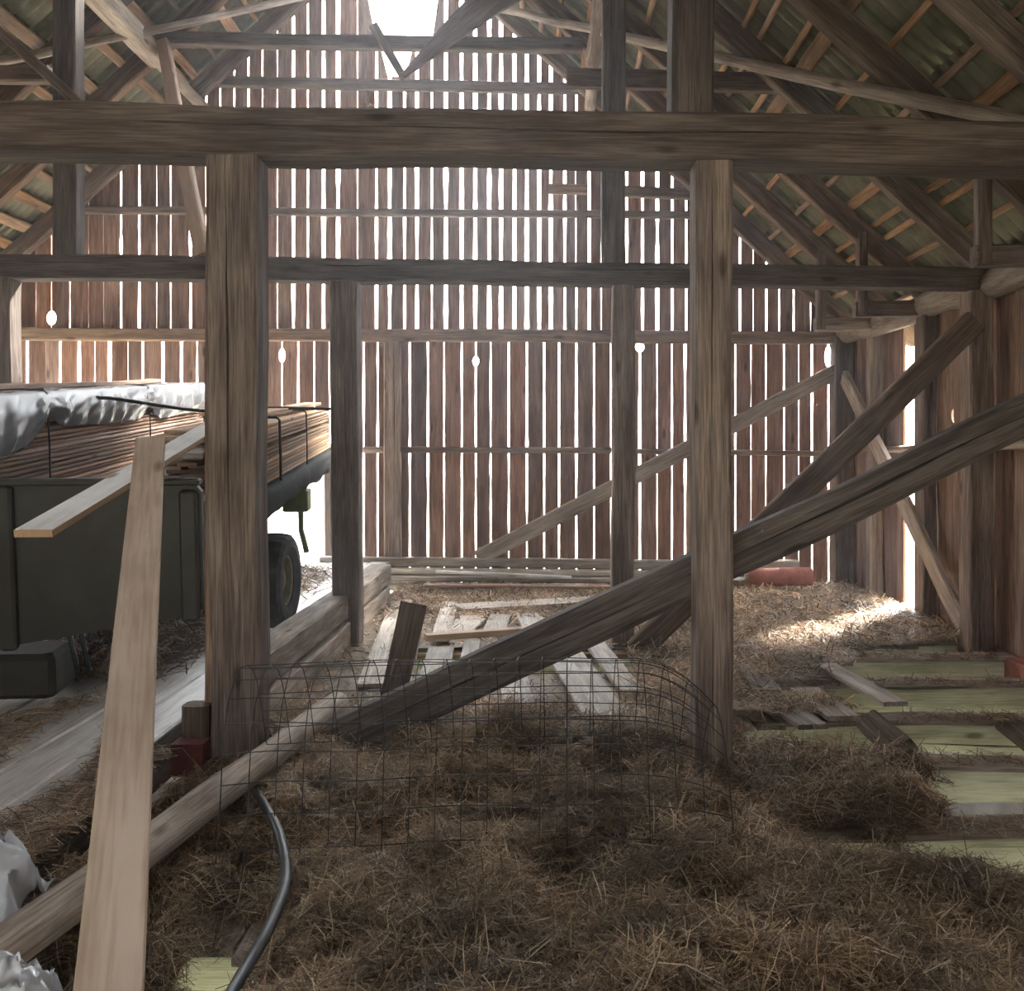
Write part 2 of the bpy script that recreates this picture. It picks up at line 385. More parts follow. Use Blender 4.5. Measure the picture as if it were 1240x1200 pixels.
# ---- left wall and front wall: out of view, they shade the place
wall_left = empty('wall_left', (XL, 4, 0)); tag(wall_left, 'boarded side wall under the left eave', 'wall', kind='structure')
ML = MR.copy(); ML[0][3] = XL
for j in range(37):
    ya = YF+j*.4
    if 8.9 < ya+.2 < 11.3: continue                               # unseen opening added in the left wall to light the far bay
    strip_board('board', [(-.12, ya+.004, -.12, ya+.396), (3.05, ya+.004, 3.05, ya+.396)], .024, M_wallr, wall_left, ML)
wall_front = empty('wall_front', (0, YF, 0)); tag(wall_front, 'front gable wall with an opening added for fill light behind the viewer', 'wall', kind='structure')
MF = MB.copy(); MF[1][3] = YF
for j in range(28):
    xa = XL+j*.4; xb = xa+.395; zb = 2.15 if -2.5 < (xa+xb)/2 < -.5 else -.1  # boards cut short for an added, unseen opening that gives fill light
    strip_board('board', [(zb, xa, zb, xb), (roof_z(xa)+.13, xa, roof_z(xb)+.13, xb)], .024, M_wall, wall_front, MF)

# ---- roof
ceiling = empty('ceiling', (RX, 4, RZ)); tag(ceiling, 'open roof of rafters, battens and mossy corrugated sheets', 'roof', kind='structure')
ang = math.atan(SL); cs, sn = math.cos(ang), math.sin(ang); SLEN = (XR-RX)/cs+.45
def slope_pt(side, s, y, up):              # s down the slope from the ridge, up = offset along the outward normal
    return Vector((RX+side*(s*cs+up*sn), y, RZ-s*sn+up*cs))
nw, sg = 7, 8; wl = 1.0/nw
def sheet_mesh(Ls):
    top, bot = [], []
    for j in range(nw*sg+1):
        y = -.5+1.0*j/(nw*sg); y *= 1.06
        zz = .028*math.cos(2*PI*j/sg)
        for s in (0, Ls*.5, Ls): top.append((s, y, zz+.006)); bot.append((s, y, zz))
    n = (nw*sg+1)*3; fs = []
    for j in range(nw*sg):
        for q in range(2):
            a = j*3+q; fs.append((a, a+1, a+4, a+3)); fs.append((n+a, n+a+3, n+a+4, n+a+1))
        fs.append((j*3, j*3+3, n+j*3+3, n+j*3)); fs.append((j*3+2, n+j*3+2, n+j*3+5, j*3+5))
    m = nw*sg*3
    for q in range(2): fs.append((q, n+q, n+q+1, q+1)); fs.append((m+q, m+q+1, n+m+q+1, n+m+q))
    return mesh('roof_sheet', top+bot, fs, M_sheet, True)
rows = 4; Ls = SLEN/rows+.12; SM = sheet_mesh(Ls)
for side in (1, -1):
    for rw in range(rows):
        for c in range(15):
            o0 = slope_pt(side, rw*SLEN/rows-.04, YF+.5+c*1.0+.06*(rw % 2), .175+.012*(c % 2)-.016*rw+.03)
            x = Vector((side*cs, 0, -sn)); yv = Vector((0, 1, 0)) if side > 0 else Vector((0, -1, 0)); z = x.cross(yv)
            M = Matrix(((x.x, yv.x, z.x, o0.x), (x.y, yv.y, z.y, o0.y), (x.z, yv.z, z.z, o0.z), (0, 0, 0, 1)))
            link('roof_sheet', SM, None, ceiling, M)
RAFT = [11.52, 10.36, 9.25, 7.98, 6.75, 5.66, 4.5, 3.4, 2.2, 1.0, -.3, -1.6, -2.8]
for side in (1, -1):
    for y in RAFT:
        beam('rafter', slope_pt(side, -.1, y, .0), slope_pt(side, SLEN-.05, y, .0), .125, .20, M_raft, ceiling, face=(-side*sn, 0, -cs), wob=.016)
    s = .3; q = 0
    rb = random.Random(11+side)
    while s < SLEN-.15:
        wd = rb.choice([.05, .055, .10, .13])
        o = beam('batten', slope_pt(side, s, YF, .115), slope_pt(side, s, YE+.2, .115), wd, .045, M_batten, ceiling, face=(-side*sn, 0, -cs), wob=.02, seg=.6)
        s += rb.choice([.16, .34, .36, .42, .30]); q += 1
    # purlins on the queen posts, in two lengths
    X = RX+side*2.36
    zp = roof_z(X)-.16
    beam('purlin', (X, -2, zp), (X, 10.3, zp), .19, .2, M_post if side > 0 else M_pole, ceiling, face=(0, 0, -1), wob=.03)
    beam('purlin', (X, 10.1, zp-.02), (X+.03, YE-.05, zp-.05), .14, .14, M_pole, ceiling, face=(0, 0, -1), round_=True)
    # wall plates
    beam('wall_plate', (RX+side*5.5, -2.8, 3.0), (RX+side*5.5, YE-.03, 3.02), .25, .25, M_pole, ceiling, face=(0, 0, -1), round_=True, wob=.05)
def on_roof(px, py, side, up):
    # intersection of a sight line with the plane 'up' along the roof normal
    c = RZ+up*cs+up*sn*SL
    ax, az = (px-VX)/F, -(py-VY)/F
    Y = (c-H+side*SL*RX)/(az+side*SL*ax)
    return P(px, py, Y)
beam('wind_brace', on_roof(600, 9, 1, -.15), on_roof(1300, 164, 1, -.15), .085, .085, M_pole, ceiling, round_=True, wob=.03, sy1=.11, sz1=.11)
beam('wind_brace', on_roof(380, -6, -1, -.15), on_roof(-60, 88, -1, -.15), .085, .085, M_pole, ceiling, round_=True, wob=.03)
beam('collar_beam', P(190, 49, 10.24), P(706, 56, 10.24), .14, .13, M_dark, ceiling)
beam('collar_strut', P(686, 95, 8.08), P(950, 101, 8.08), .155, .1, M_dark, ceiling)
beam('collar_strut', P(-10, 92, 8.08)-Vector((1, 0, 0)), P(60, 90, 8.08), .14, .1, M_dark, ceiling)
# eave brackets: short beam from the plate and a hanger up to the rafter
for y, xh in ((6.75, 3.17), (9.25, 3.16), (10.36, 3.10), (5.66, 3.17), (4.5, 3.17)):
    beam('eave_beam', (xh-.06, y, 2.99), (XR-.1, y, 3.0), .15, .12, M_post, ceiling)
    beam('eave_hanger', (xh, y-.02, 2.93), (xh, y-.02, roof_z(xh)), .10, .1, M_post, ceiling)
# pieces under the gable hatch
beam('hatch_brace', P(618, -20, 10.05), P(486, 92, 10.05), .42, .05, M_dark, ceiling, sy1=.06, wob=.03)
beam('hatch_brace', P(452, 30, 10.12), P(490, 97, 10.12), .10, .05, M_dark, ceiling, sy1=.08)

# ---- floor: joists, boards
floor = empty('floor', (0, 5, 0)); tag(floor, 'broken plank floor on joists with a raised drive deck', 'floor', kind='structure')
JY = [11.2, 10.3, 9.4, 8.42, 7.56, 6.72, 5.82, 5.02, 4.14, 3.3, 2.5, 1.7, .9]
for y in JY:
    beam('joist_cap', (.9, y+.01, -.045), (XR-.06, y+.07, -.045), .2, .03, M_floor, floor, face=(0, 0, 1), wob=.03)
    beam('joist', (-1.75, y, -.155), (XR-.06, y+.06, -.155), .19, .17, M_joist, floor, crack=R.uniform(-.5, .5), wob=.03)
EDGE = [(0, 4.2), (3.1, 4.2), (3.42, 2.0), (3.62, 1.5), (3.8, 1.42), (4.1, 1.6), (4.3, 1.9), (4.55, 1.8), (4.75, 2.05), (4.95, 1.9), (5.05, 1.3), (5.15, 1.12), (5.6, 1.2), (5.75, 1.7), (5.95, 2.05), (6.2, 1.75), (6.35, 1.45), (6.55, 1.5), (6.75, 2.1), (7.1, 2.3), (7.5, 2.55), (7.85, 2.75), (8.05, 3.5), (8.2, 4.2), (12, 4.2)]
EY = np.array([e[0] for e in EDGE]); EX = np.array([e[1] for e in EDGE])
def xedge(y): return np.interp(y, EY, EX)
def in_left_hole(x, y): return ((x+.97)/.14)**2+((y-2.75)/.42)**2 < 1
bw = .19; nb = int((XR-.1+1.6)/bw)
fl_r = random.Random(5)
for b in range(nb):
    xc = -1.55+bw*(b+.5); ys = np.linspace(.2, 11.62, 230)
    jit = .15*np.sin(ys*7+b*1.7)*0
    ok = (xc < xedge(ys)-.02) & ~((xc > 1.0) & (xc < 1.6) & (ys > 3.6) & (ys < 4.25)) & ~np.array([in_left_hole(xc, q) for q in ys])
    # the pulled-up middle of the floor between the second posts
    if -.95 < xc < .75: ok &= ~((ys > 6.85) & (ys < 7.75))
    st = None
    for q, o in enumerate(list(ok)+[False]):
        if o and st is None: st = ys[q]
        if not o and st is not None:
            en = ys[min(q, 229)-1] if q < 230 else 11.62
            if en-st > .25:
                zz = -.03+fl_r.uniform(-.006, .006)
                beam('floorboard', (xc, st+fl_r.uniform(-.06, .06), zz), (xc, en+fl_r.uniform(-.06, .1), zz), bw-.012, .03, M_floor, floor, face=(0, 0, 1), wob=.004, ch=.004, seg=1.)
            st = None
# raised drive deck on the left
DK = .28
for b in range(24):
    xc = -1.86-.235*b
    beam('deck_plank', (xc, .4+fl_r.uniform(0, .1), DK-.025), (xc-.02, 11.6, DK-.025+fl_r.uniform(-.008, .008)), .228, .05, M_deck, floor, face=(0, 0, 1), wob=.006, ch=.01, seg=.8)
beam('deck_fascia', (-1.765, .3, .04), (-1.765, 9.9, .04), .46, .035, M_dark, floor, face=(1, 0, 0), wob=.006)
beam('opening_board', (-.95, 7.62, -.09), (.78, 7.66, -.09), .15, .05, M_fresh, floor, wob=.01)
# two stacked sill beams along the deck
beam('sill_beam', (-1.66, .5, -.06), (-1.66, 5.55, -.06), .22, .2, M_floor, floor, face=(1, 0, 0), wob=.02)
beam('sill_beam', (-1.66, 5.5, .10), (-1.63, 9.9, .10), .22, .24, M_floor, floor, face=(1, 0, 0), wob=.02, crack=.1)
beam('sill_beam', (-1.68, 5.45, .32), (-1.63, 9.95, .33), .19, .22, M_floor, floor, face=(1, 0, 0), wob=.02, crack=-.2)
for xq in (-1.5, 1.2, 3.6): beam('girder', (xq, .2, -.42), (xq, 11.6, -.42), .2, .26, M_floor, floor, face=(0, 0, 1))

# ================================================================== TIMBER FRAME (things)
def thing_beam(name, label, cat, a, b, sy, sz, mat, group=None, **kw):
    o = beam(name, a, b, sy, sz, mat, **kw); return tag(o, label, cat, group)
G = 'timber frame of the barn'
Y1, Y2 = 4.6, 7.9
def ty1(px): return 161+.0153*px
def ty2(px): return 323+.0135*px
thing_beam('tie_beam', 'massive cracked tie beam crossing the whole view in front', 'beam', P(-1150, 143, Y1), P(1610, 186, Y1), .255, .24, M_tie, sy1=.205, crack=.12, wob=.02)
thing_beam('tie_beam', 'second tie beam farther back, below the big front beam', 'beam', P(-399, 318, Y2), P(1204, 339, Y2), .205, .2, M_tie, crack=.3, wob=.02, sy1=.17)
thing_beam('timber_post', 'thick cracked post left of centre in front of the trailer load', 'post', P(288, 925, Y1)+Vector((0, 0, -.05)), P(286, ty1(286)+30, Y1), .225, .22, M_post, sy1=.245, crack=.08, wob=.03)
thing_beam('post_plank', 'narrow upright plank fixed to the left side of the thick left post', 'plank', P(266, 925, Y1)+Vector((-.035, .04, -.05)), P(262, 330, Y1)+Vector((-.02, .05, 0)), .06, .14, M_rail)
thing_beam('timber_post', 'squared front post right of centre with a long drying crack', 'post', P(862, 905, Y1)+Vector((0, 0, -.06)), P(859, ty1(860)+26, Y1), .175, .19, M_post, crack=.12, wob=.02)
thing_beam('timber_post', 'rear post beside the trailer wheel, left of the middle', 'post', P(421, 783, Y2)+Vector((0, 0, -.05)), P(418, ty2(420)+14, Y2), .225, .22, M_post, crack=-.1, wob=.02)
thing_beam('timber_post', 'rear post in front of the gable wall, right of the middle', 'post', P(754, 780, Y2)+Vector((0, 0, -.05)), P(754, ty2(754)+14, Y2), .185, .19, M_post, crack=.4, wob=.02)
thing_beam('timber_post', 'rear post at the left edge above the plastic-wrapped lumber', 'post', (P(6, 470, Y2).x, Y2, .28), P(6, 337, Y2), .19, .2, M_post, wob=.02)
thing_beam('timber_post', 'post against the right side wall where the steep brace ends', 'post', (3.68, 7.93, -.2), (3.68, 7.93, 2.94), .2, .22, M_post, crack=.3, wob=.02)
thing_beam('queen_post', 'upper post standing on the front tie beam right of centre', 'post', P(836, ty1(836)-24, Y1), P(836, -120, Y1), .2, .2, M_tie, crack=-.2)
thing_beam('queen_post', 'upper post on the rear tie beam beside the gable slits', 'post', P(742, ty2(742)-13, Y2), P(743, -44, Y2), .19, .18, M_tie, crack=.5)
thing_beam('queen_post', 'upper post on the rear tie beam at the far left', 'post', P(83, ty2(83)-13, Y2), P(82, -44, Y2), .19, .18, M_tie, crack=.2)
thing_beam('roof_brace', 'thin dark brace crossing the upper left queen post', 'brace', P(-40, 2, 7.72), P(100, 130, 7.72), .085, .06, M_dark)
thing_beam('roof_brace', 'slanting brace from the left purlin down to the rear tie beam', 'brace', P(198, 52, 10.1), P(246, 312, 8.0), .13, .1, M_fresh2)
thing_beam('brace_log', 'long thick brace rising from the straw to the upper right', 'brace', P(398, 900, 4.86), P(1420, 424, 4.95), .215, .16, M_tie, sy1=.195, wob=.035, crack=.1, ch=.03, seg=.15)
thing_beam('steep_brace', 'dark steep brace from the rear post base to the right wall post', 'brace', P(770, 790, 7.66), P(1180, 388, 7.70), .2, .1, M_dark, wob=.012)

# ================================================================== LOOSE THINGS ON THE FLOOR
def plank_px(name, label, cat, p0, p1, w, mat, Z=.03, th=.03, Z1=None, group=None, **kw):
    """plank on the floor between the mid points of its two ends"""
    a = PF(p0[0], p0[1], Z); b = PF(p1[0], p1[1], Z if Z1 is None else Z1)
    return thing_beam(name, label, cat, a, b, w, th, mat, group, face=(0, 0, 1), ch=.004, wob=.006, **kw)
LP = 'loose planks lying on the broken floor'
YW = YE-.35
for i, (x0, x1, yc, Y, th, w, lab) in enumerate((
    (386, 985, 709, 11.30, .07, .30, 'bottom plank of the stack along the gable wall'),
    (440, 935, 699, 11.32, .06, .26, 'middle plank of the stack along the gable wall'),
    (385, 850, 690, 11.40, .06, .20, 'grey plank second from the top in the stack along the gable wall'),
    (388, 845, 679, 11.50, .11, .12, 'long squared timber on top of the stack along the gable wall'))):
    thing_beam('stacked_plank', lab, 'plank', P(x0, yc, Y), P(x1, yc+5, Y), w, th, M_plank if i != 3 else M_floor, 'planks stacked along the gable wall', face=(0, 0, 1), wob=.008)
thing_beam('stacked_plank', 'pale slim board lying askew on the stack along the gable wall', 'plank', P(528, 693, 11.1), P(692, 699, 11.1), .10, .03, M_white, face=(0, 0, 1))
thing_beam('stacked_plank', 'reddish plank lying in front of the gable wall stack', 'plank', P(515, 709, 10.75), P(742, 711, 10.75), .14, .035, M_fresh2, face=(0, 0, 1))
plank_px('loose_plank', 'wide grey warped plank lying across the middle of the floor', 'plank', (555, 737), (748, 725), .34, M_plank, .05, .04, seg=.2)
plank_px('loose_plank', 'long narrow plank with a yellow edge beside the floor opening', 'plank', (515, 772), (722, 757), .10, M_fresh, .10, .05)
for i, (p0, p1, w, lab) in enumerate((
    ((552, 768), (575, 747), .26, 'short pale plank, leftmost of the row behind the yellow plank'),
    ((598, 766), (606, 746), .20, 'short pale plank, second in the row behind the yellow plank'),
    ((650, 764), (640, 744), .24, 'short pale plank, third in the row behind the yellow plank'),
    ((704, 762), (683, 744), .24, 'short pale plank, rightmost of the row behind the yellow plank'),
    ((533, 775), (545, 730), .16, 'pale plank between the leaning dark board and the short planks'),
    ((452, 830), (487, 728), .22, 'long pale plank beside the sill beam at the rear left post'),
    ((483, 832), (508, 735), .15, 'narrow pale plank partly behind the leaning dark board'))):
    plank_px('loose_plank', lab, 'plank', p0, p1, w, M_plank, .035+.006*(i % 3), .03)
for i, (p0, p1, w, lab) in enumerate((
    ((515, 856), (535, 786), .20, 'pale plank end just right of the leaning dark board'),
    ((560, 838), (572, 778), .13, 'short pale plank tilted up out of the floor opening'),
    ((630, 862), (616, 792), .20, 'pale plank under the wire mesh, left of the widest plank'),
    ((735, 869), (682, 790), .28, 'widest pale plank on the floor behind the wire mesh'),
    ((765, 838), (712, 768), .16, 'slim pale plank right of the widest plank'))):
    plank_px('loose_plank', lab, 'plank', p0, p1, w, M_plank, .04+.01*(i % 2), .035, Z1=.12 if i == 1 else None)
thing_beam('leaning_board', 'dark short board standing up against the brace log', 'board', P(472, 862, 5.55), P(501, 731, 5.75), .145, .04, M_dark, sy1=.16, wob=.005, ch=.004)
thing_beam('short_brace', 'short timber leaning on the front right post near the floor', 'brace', P(782, 778, 6.6), P(850, 712, 6.2), .13, .08, M_raft) if False else None
# red roll and planks in the far right corner
o = tag(empty('red_roll', P(942, 708, 10.9)), 'faded red roll lying at the right end of the gable wall', 'roll')
tube('roll', [P(906, 699, 10.9), P(925, 699, 10.9), P(960, 698, 10.9), P(982, 698, 10.9)], .105, M_redroll, o, 18)
beam('core', P(902, 699, 10.9), P(908, 699, 10.9), .08, .08, M_plank, o, round_=True)
thing_beam('short_timber', 'grey timber lying behind the faded red roll', 'timber', P(880, 684, 11.2), P(966, 685, 11.2), .12, .16, M_plank)
# loose chunks on the joists
thing_beam('wood_chunk', 'dark broken beam end hanging over the pale green joists', 'wood', P(1052, 874, 5.35), P(1094, 912, 5.0), .14, .10, M_dark, wob=.05, round_=False, seg=.08)
thing_beam('wood_chunk', 'dark board end across the joists at the right edge', 'wood', P(1212, 868, 5.9), P(1262, 905, 5.5), .2, .06, M_dark, face=(0, 0, 1))
thing_beam('wood_chunk', 'grey board end sticking out of the straw at lower right', 'wood', P(1165, 1046, 3.85), P(1235, 1085, 3.45), .14, .05, M_floor, face=(0, 0, 1))
RG = 'grey board ends on the right part of the floor'
for i, (p0, p1, w, lab) in enumerate((
    ((930, 838), (900, 800), .2, 'grey board end in the straw behind the front right post'),
    ((1022, 870), (975, 835), .2, 'grey board end reaching over the second joist gap'),
    ((985, 880), (945, 852), .18, 'grey board end right beside the front right post'),
    ((1085, 852), (1000, 806), .16, 'long grey board end pointing at the middle joists'),
    ((1040, 745), (1000, 728), .3, 'grey floor plank in the bright straw, left of its twin'),
    ((1080, 745), (1035, 727), .3, 'grey floor plank in the bright straw below the wall gap'))):
    plank_px('board_end', lab, 'board', p0, p1, w, M_floor, .012 if i > 3 else .02, .03)

# log along the deck edge
thing_beam('edge_log', 'debarked log lying slanted along the edge of the deck', 'log', P(-60, 1200, 2.3), P(412, 852, 5.3), .125, .125, M_floor, round_=True, wob=.03, sy1=.14, sz1=.14)
# red block and brown stub at the foot of the left post
thing_beam('red_block', 'red painted wooden block at the foot of the thick left post', 'block', P(231, 936, 4.45), P(231, 897, 4.45), .15, .12, M_redw, ch=.006)
thing_beam('stump_block', 'brown rounded stub standing behind the red block', 'block', P(239, 910, 4.55), P(239, 852, 4.55), .13, .12, M_dark, ch=.04)

# hose
hp = smooth_path([P(296, 930, 4.45), P(308, 952, 4.15), P(320, 975, 3.75), P(338, 1010, 3.35), P(346, 1065, 3.05), P(325, 1125, 2.75), P(296, 1175, 2.55), P(262, 1235, 2.3)], 8)
tag(tube('hose', hp, .0175, M_hose, n=12), 'black plastic hose curving over the straw at lower left', 'hose')

# wire mesh arched over the straw
mesh_root = tag(empty('wire_mesh', (-.2, 3.7, .15)), 'arched sheet of welded wire mesh standing in the straw', 'wire mesh')
def arch(u, v):
    # u along the length (0..1), v over the arch (metres from the front foot)
    px0 = 262; X0 = -1.165; X1 = .70
    X = X0+(X1-X0)*u
    drop = .34*max(0, (u-.82)/.18)**2
    pts = [(-.06, .05), (0, .16), (.03, .3), (.05, .42), (.08, .54), (.14, .64), (.23, .71), (.33, .745), (.43, .73), (.53, .68), (.61, .60), (.67, .5), (.72, .40), (.77, .30)]
    f = v*(len(pts)-1); i = min(int(f), len(pts)-2); t = f-i
    y = pts[i][0]+(pts[i+1][0]-pts[i][0])*t; z = pts[i][1]+(pts[i+1][1]-pts[i][1])*t
    z = .08+(z-.08)*(1-drop*.9)+.012*nz(u*5, v*4)
    lean = .05*math.sin(u*3)+.12*u
    X += .10*(u-.35)*(y-.1)/.7 + (.06*(1-v)*max(0, u-.6)/.4)
    return Vector((X, 3.46+y+lean+.012*nz(u*6, v*3, 4), z))
NU, NV = 19, 15
gv = [tube_geo([arch(i/NU, j/26) for j in range(27)], .0024, 4) for i in range(NU+1)]
vs, fs = merge(gv); link('cross_wires', mesh('cross_wires', vs, fs, M_wire), None, mesh_root)
gv = [tube_geo([arch(j/34, i/NV) for j in range(35)], .0024, 4) for i in range(NV+1)]
vs, fs = merge(gv); link('line_wires', mesh('line_wires', vs, fs, M_wire), None, mesh_root)

# the two long boards in the foreground
ya, yb = 1.62, 3.9
thing_beam('long_board', 'long pale planed board leaning from the foreground up to the trailer', 'board', P(132, 1200, ya)-(P(182, 531, yb)-P(132, 1200, ya)).normalized()*.9, P(182, 531, yb), .112, .02, M_front, face=(0.02, -.45, 1), ch=.002, wob=.002)

# ================================================================== TRAILER AND ITS LOAD
U = Vector((-87, 1150, 99)).normalized()                     # the trailer stands slightly turned and nose-up
RT = Vector((U.y, -U.x, 0)).normalized(); UP = RT.cross(U)
O = Vector((-1.74, 5.0, .74))                                # rear right lower corner of the body
def T(r, f, u): return O+RT*r+U*f+UP*u
TM = Matrix(((RT.x, U.x, UP.x, O.x), (RT.y, U.y, UP.y, O.y), (RT.z, U.z, UP.z, O.z), (0, 0, 0, 1)))
def bevel_box(cx, cy, cz, sx, sy, sz, c=.01):
    x, y, z = sx/2, sy/2, sz/2; c = min(c, x*.5, y*.5, z*.5); rs = []
    for zz, q in ((-z, c), (-z+c, 0), (z-c, 0), (z, c)):
        a, b = x-q, y-q
        rs.append([(cx-a+c, cy-b, cz+zz), (cx+a-c, cy-b, cz+zz), (cx+a, cy-b+c, cz+zz), (cx+a, cy+b-c, cz+zz), (cx+a-c, cy+b, cz+zz), (cx-a+c, cy+b, cz+zz), (cx-a, cy+b-c, cz+zz), (cx-a, cy-b+c, cz+zz)])
    return rings(rs)
trailer = tag(empty('trailer', (-2.7, 7.2, DK)), 'dark green farm trailer loaded with sawn boards', 'trailer')
def tpart(name, geos, mat, parent=trailer, smooth=False):
    vs, fs = merge(geos); return link(name, mesh(name, vs, fs, mat, smooth), None, parent, TM)
# tailgate: plate with tapering lower edge, framing ribs
tg = []
prof = [(0, .045), (.0, .66), (-.03, .70), (-2.1, .72), (-2.1, -.30), (-1.1, -.16), (-.12, .0)]
rs = [[(r, f, u) for r, u in prof] for f in (-.02, .02)]
rs = [list(reversed(r)) for r in rs]
tg.append(rings(rs))
tgo = tpart('tailgate', tg, M_green)
for r in (-.06, -.98, -2.0):
    tpart('rib', [bevel_box(r, -.045, .33 if r > -.5 else .27, .09, .05, .68 if r > -.5 else .85, .012)], M_green, tgo)
tpart('top_edge', [bevel_box(-1.05, -.03, .715, 2.1, .07, .035, .01)], M_green, tgo)
tpart('bed', [bevel_box(-1.05, 2.5, .43, 2.1, 5.0, .06, .01)], M_green)
tpart('side_rail', [bevel_box(-.03, .85, .40, .05, 1.6, .42, .02)], M_green)
tpart('chassis_beam', [bevel_box(-.35, 2.6, .31, .1, 4.9, .16, .01)], M_steel)
tpart('chassis_beam', [bevel_box(-1.65, 2.6, .31, .1, 4.9, .16, .01)], M_steel)
tpart('axle', [bevel_box(-1.0, 2.2, .0, 1.6, .09, .09, .01)], M_steel)
tpart('tail_box', [bevel_box(-1.0, .12, -.31, .46, .3, .24, .03)], M_green)
for r_ in (-.72, -.66):
    vs, fs = tube_geo([(r_, .05, -.06), (r_+.01, .06, -.16), (r_+.03, .05, -.25), (r_+.035, .06, -.31)], .013, 6); link('hanging_hook', mesh('hanging_hook', vs, fs, M_steel, True), None, trailer, TM)
# draped tarp along the right edge of the bed
tv = []; nf_ = 40
for j in range(nf_+1):
    f = 1.2+3.75*j/nf_
    for i, (r, u) in enumerate(((-.06, .475), (.0, .47), (.035, .44), (.03, .36), (.0, .27))):
        tv.append((r+.02*nz(f*4, i*.7), f, u+.035*nz(f*3, i*.4+7)*(i > 1)))
n5 = 5
tf = [(j*n5+i, j*n5+i+1, (j+1)*n5+i+1, (j+1)*n5+i) for j in range(nf_) for i in range(4)]
tp = link('tarp_edge', mesh('tarp_edge', tv, tf, M_tarp, True), None, trailer, TM)
sm = tp.modifiers.new('thickness', 'SOLIDIFY'); sm.thickness = .012
# mudguard bracket
bk = tpart('bracket', [bevel_box(-.10, 3.35, .16, .22, .20, .19, .01)], M_ltgreen)
vs, fs = tube_geo([(-.06, 3.3, .08), (-.06, 3.3, -.1), (-.02, 3.25, -.22), (.0, 3.2, -.27)], .025, 8); link('bracket_arm', mesh('bracket_arm', vs, fs, M_ltgreen, True), None, bk, TM)
# wheels
def wheel(c, n):
    w = empty('wheel', c); w.parent = trailer; w.matrix_parent_inverse = world_of(trailer).inverted()
    Rr, hw = .355, .12
    pr = [(-hw*.75, .19), (-hw, .25), (-hw*.98, .31), (-hw*.8, .345), (-hw*.4, .355), (0, .357), (hw*.4, .355), (hw*.8, .345), (hw*.98, .31), (hw, .25), (hw*.75, .19), (0, .185)]
    nn = 48; V = []; Fc = []
    for q in range(nn):
        a = 2*PI*q/nn
        for i, (x, r) in enumerate(pr):
            rr_ = r-(.012 if (q % 2 and 2 < i < 8) else 0)
            V.append((c[0]+x, c[1]+rr_*math.cos(a), c[2]+rr_*math.sin(a)))
    m = len(pr)
    for q in range(nn):
        for i in range(m):
            Fc.append((q*m+i, q*m+(i+1) % m, ((q+1) % nn)*m+(i+1) % m, ((q+1) % nn)*m+i))
    Fc = [tuple(reversed(f)) for f in Fc]
    link('tyre', mesh('tyre', V, Fc, M_rubber), None, w)
    pr = [(-.06, .192), (.05, .195), (.085, .192), (.075, .17), (.03, .15), (.02, .07), (.06, .06), (.07, .03)]
    V, Fc = [], []
    for q in range(32):
        a = 2*PI*q/32
        for x, r in pr: V.append((c[0]+x, c[1]+r*math.cos(a), c[2]+r*math.sin(a)))
    m = len(pr)
    for q in range(32):
        for i in range(m-1): Fc.append((q*m+i, q*m+i+1, ((q+1) % 32)*m+i+1, ((q+1) % 32)*m+i))
    Fc.append(tuple(q*m+m-1 for q in range(32)))
    Fc = [tuple(reversed(f)) for f in Fc]
    link('rim', mesh('rim', V, Fc, M_rim, False), None, w)
wheel((-1.96, 7.15, DK+.36), 0)
wheel((-3.5, 7.25, DK+.36), 1)

# stacks of boards: local x along the trailer
BX = Matrix(((U.x, RT.x*-1, UP.x, 0), (U.y, RT.y*-1, UP.y, 0), (U.z, RT.z*-1, UP.z, 0), (0, 0, 0, 1)))
def lumber_mesh(name, L, w, t, mat, s):
    rs = []
    for i in range(9):
        x = L*i/8; oy = .006*nz(i*.7, s); oz = .002*nz(i*.6, s+4); c = .004
        rs.append([(x, oy+p, oz+q) for p, q in ((-w/2, -t/2+c), (-w/2+c, -t/2), (w/2-c, -t/2), (w/2, -t/2+c), (w/2, t/2-c), (w/2-c, t/2), (-w/2+c, t/2), (-w/2, t/2-c))])
    return mesh(name, *rings(rs), mat)
rl = random.Random(21)
def place(me, r, f, u, label, group):
    M = BX.copy(); p = T(r, f, u); M.translation = p
    o = link('sawn_board', me, None, None, M); return tag(o, label, 'board', group)
NTH = 'lowest second third fourth fifth sixth seventh eighth ninth tenth eleventh twelfth thirteenth fourteenth fifteenth sixteenth seventeenth eighteenth nineteenth twentieth twenty-first twenty-second'.split()
def layer(l, n):
    return 'topmost' if l == n-1 else 'lowest' if l == 0 else NTH[l]+' from the bottom'
lm = [lumber_mesh('sawn_board', 3.9, .125, .021, M_fresh, s*3.3) for s in range(4)]
lay, u0 = 14, .475
for l in range(lay):
    for c in range(4):
        if 0 < l < lay-1 and c > 1 and False: continue
        place(lm[(l*3+c) % 4], -.10-.130*c+rl.uniform(-.02, .012), 1.05+rl.uniform(-.09, .09)+(.012*(lay-l)), u0+.0125+.0298*l+(.02 if l > 8 else 0), ('sawn pine edge board of the strapped bundle, '+layer(l, lay)) if c == 0 else ('sawn pine board in the top layer of the strapped bundle, '+NTH[c]+' from its right edge') if l == lay-1 else 'sawn pine board inside the strapped bundle, showing only its end', 'boards of the strapped bundle')
lm2 = [lumber_mesh('sawn_board_long', 5.4, .13, .021, M_fresh2, 40+s*3.3) for s in range(5)]
lay2 = 22
for l in range(lay2):
    for c in range(2 if l < lay2-1 else 6):
        place(lm2[(l*3+c) % 5], -1.42-.134*c+rl.uniform(-.025, .012), -.25+rl.uniform(-.06, .06), .46+.0125+.030*l, ('reddish edge board of the tall plastic-covered stack, '+layer(l, lay2)) if c == 0 else 'reddish board inside the tall plastic-covered stack, behind its edge boards', 'boards of the tall plastic-covered stack')
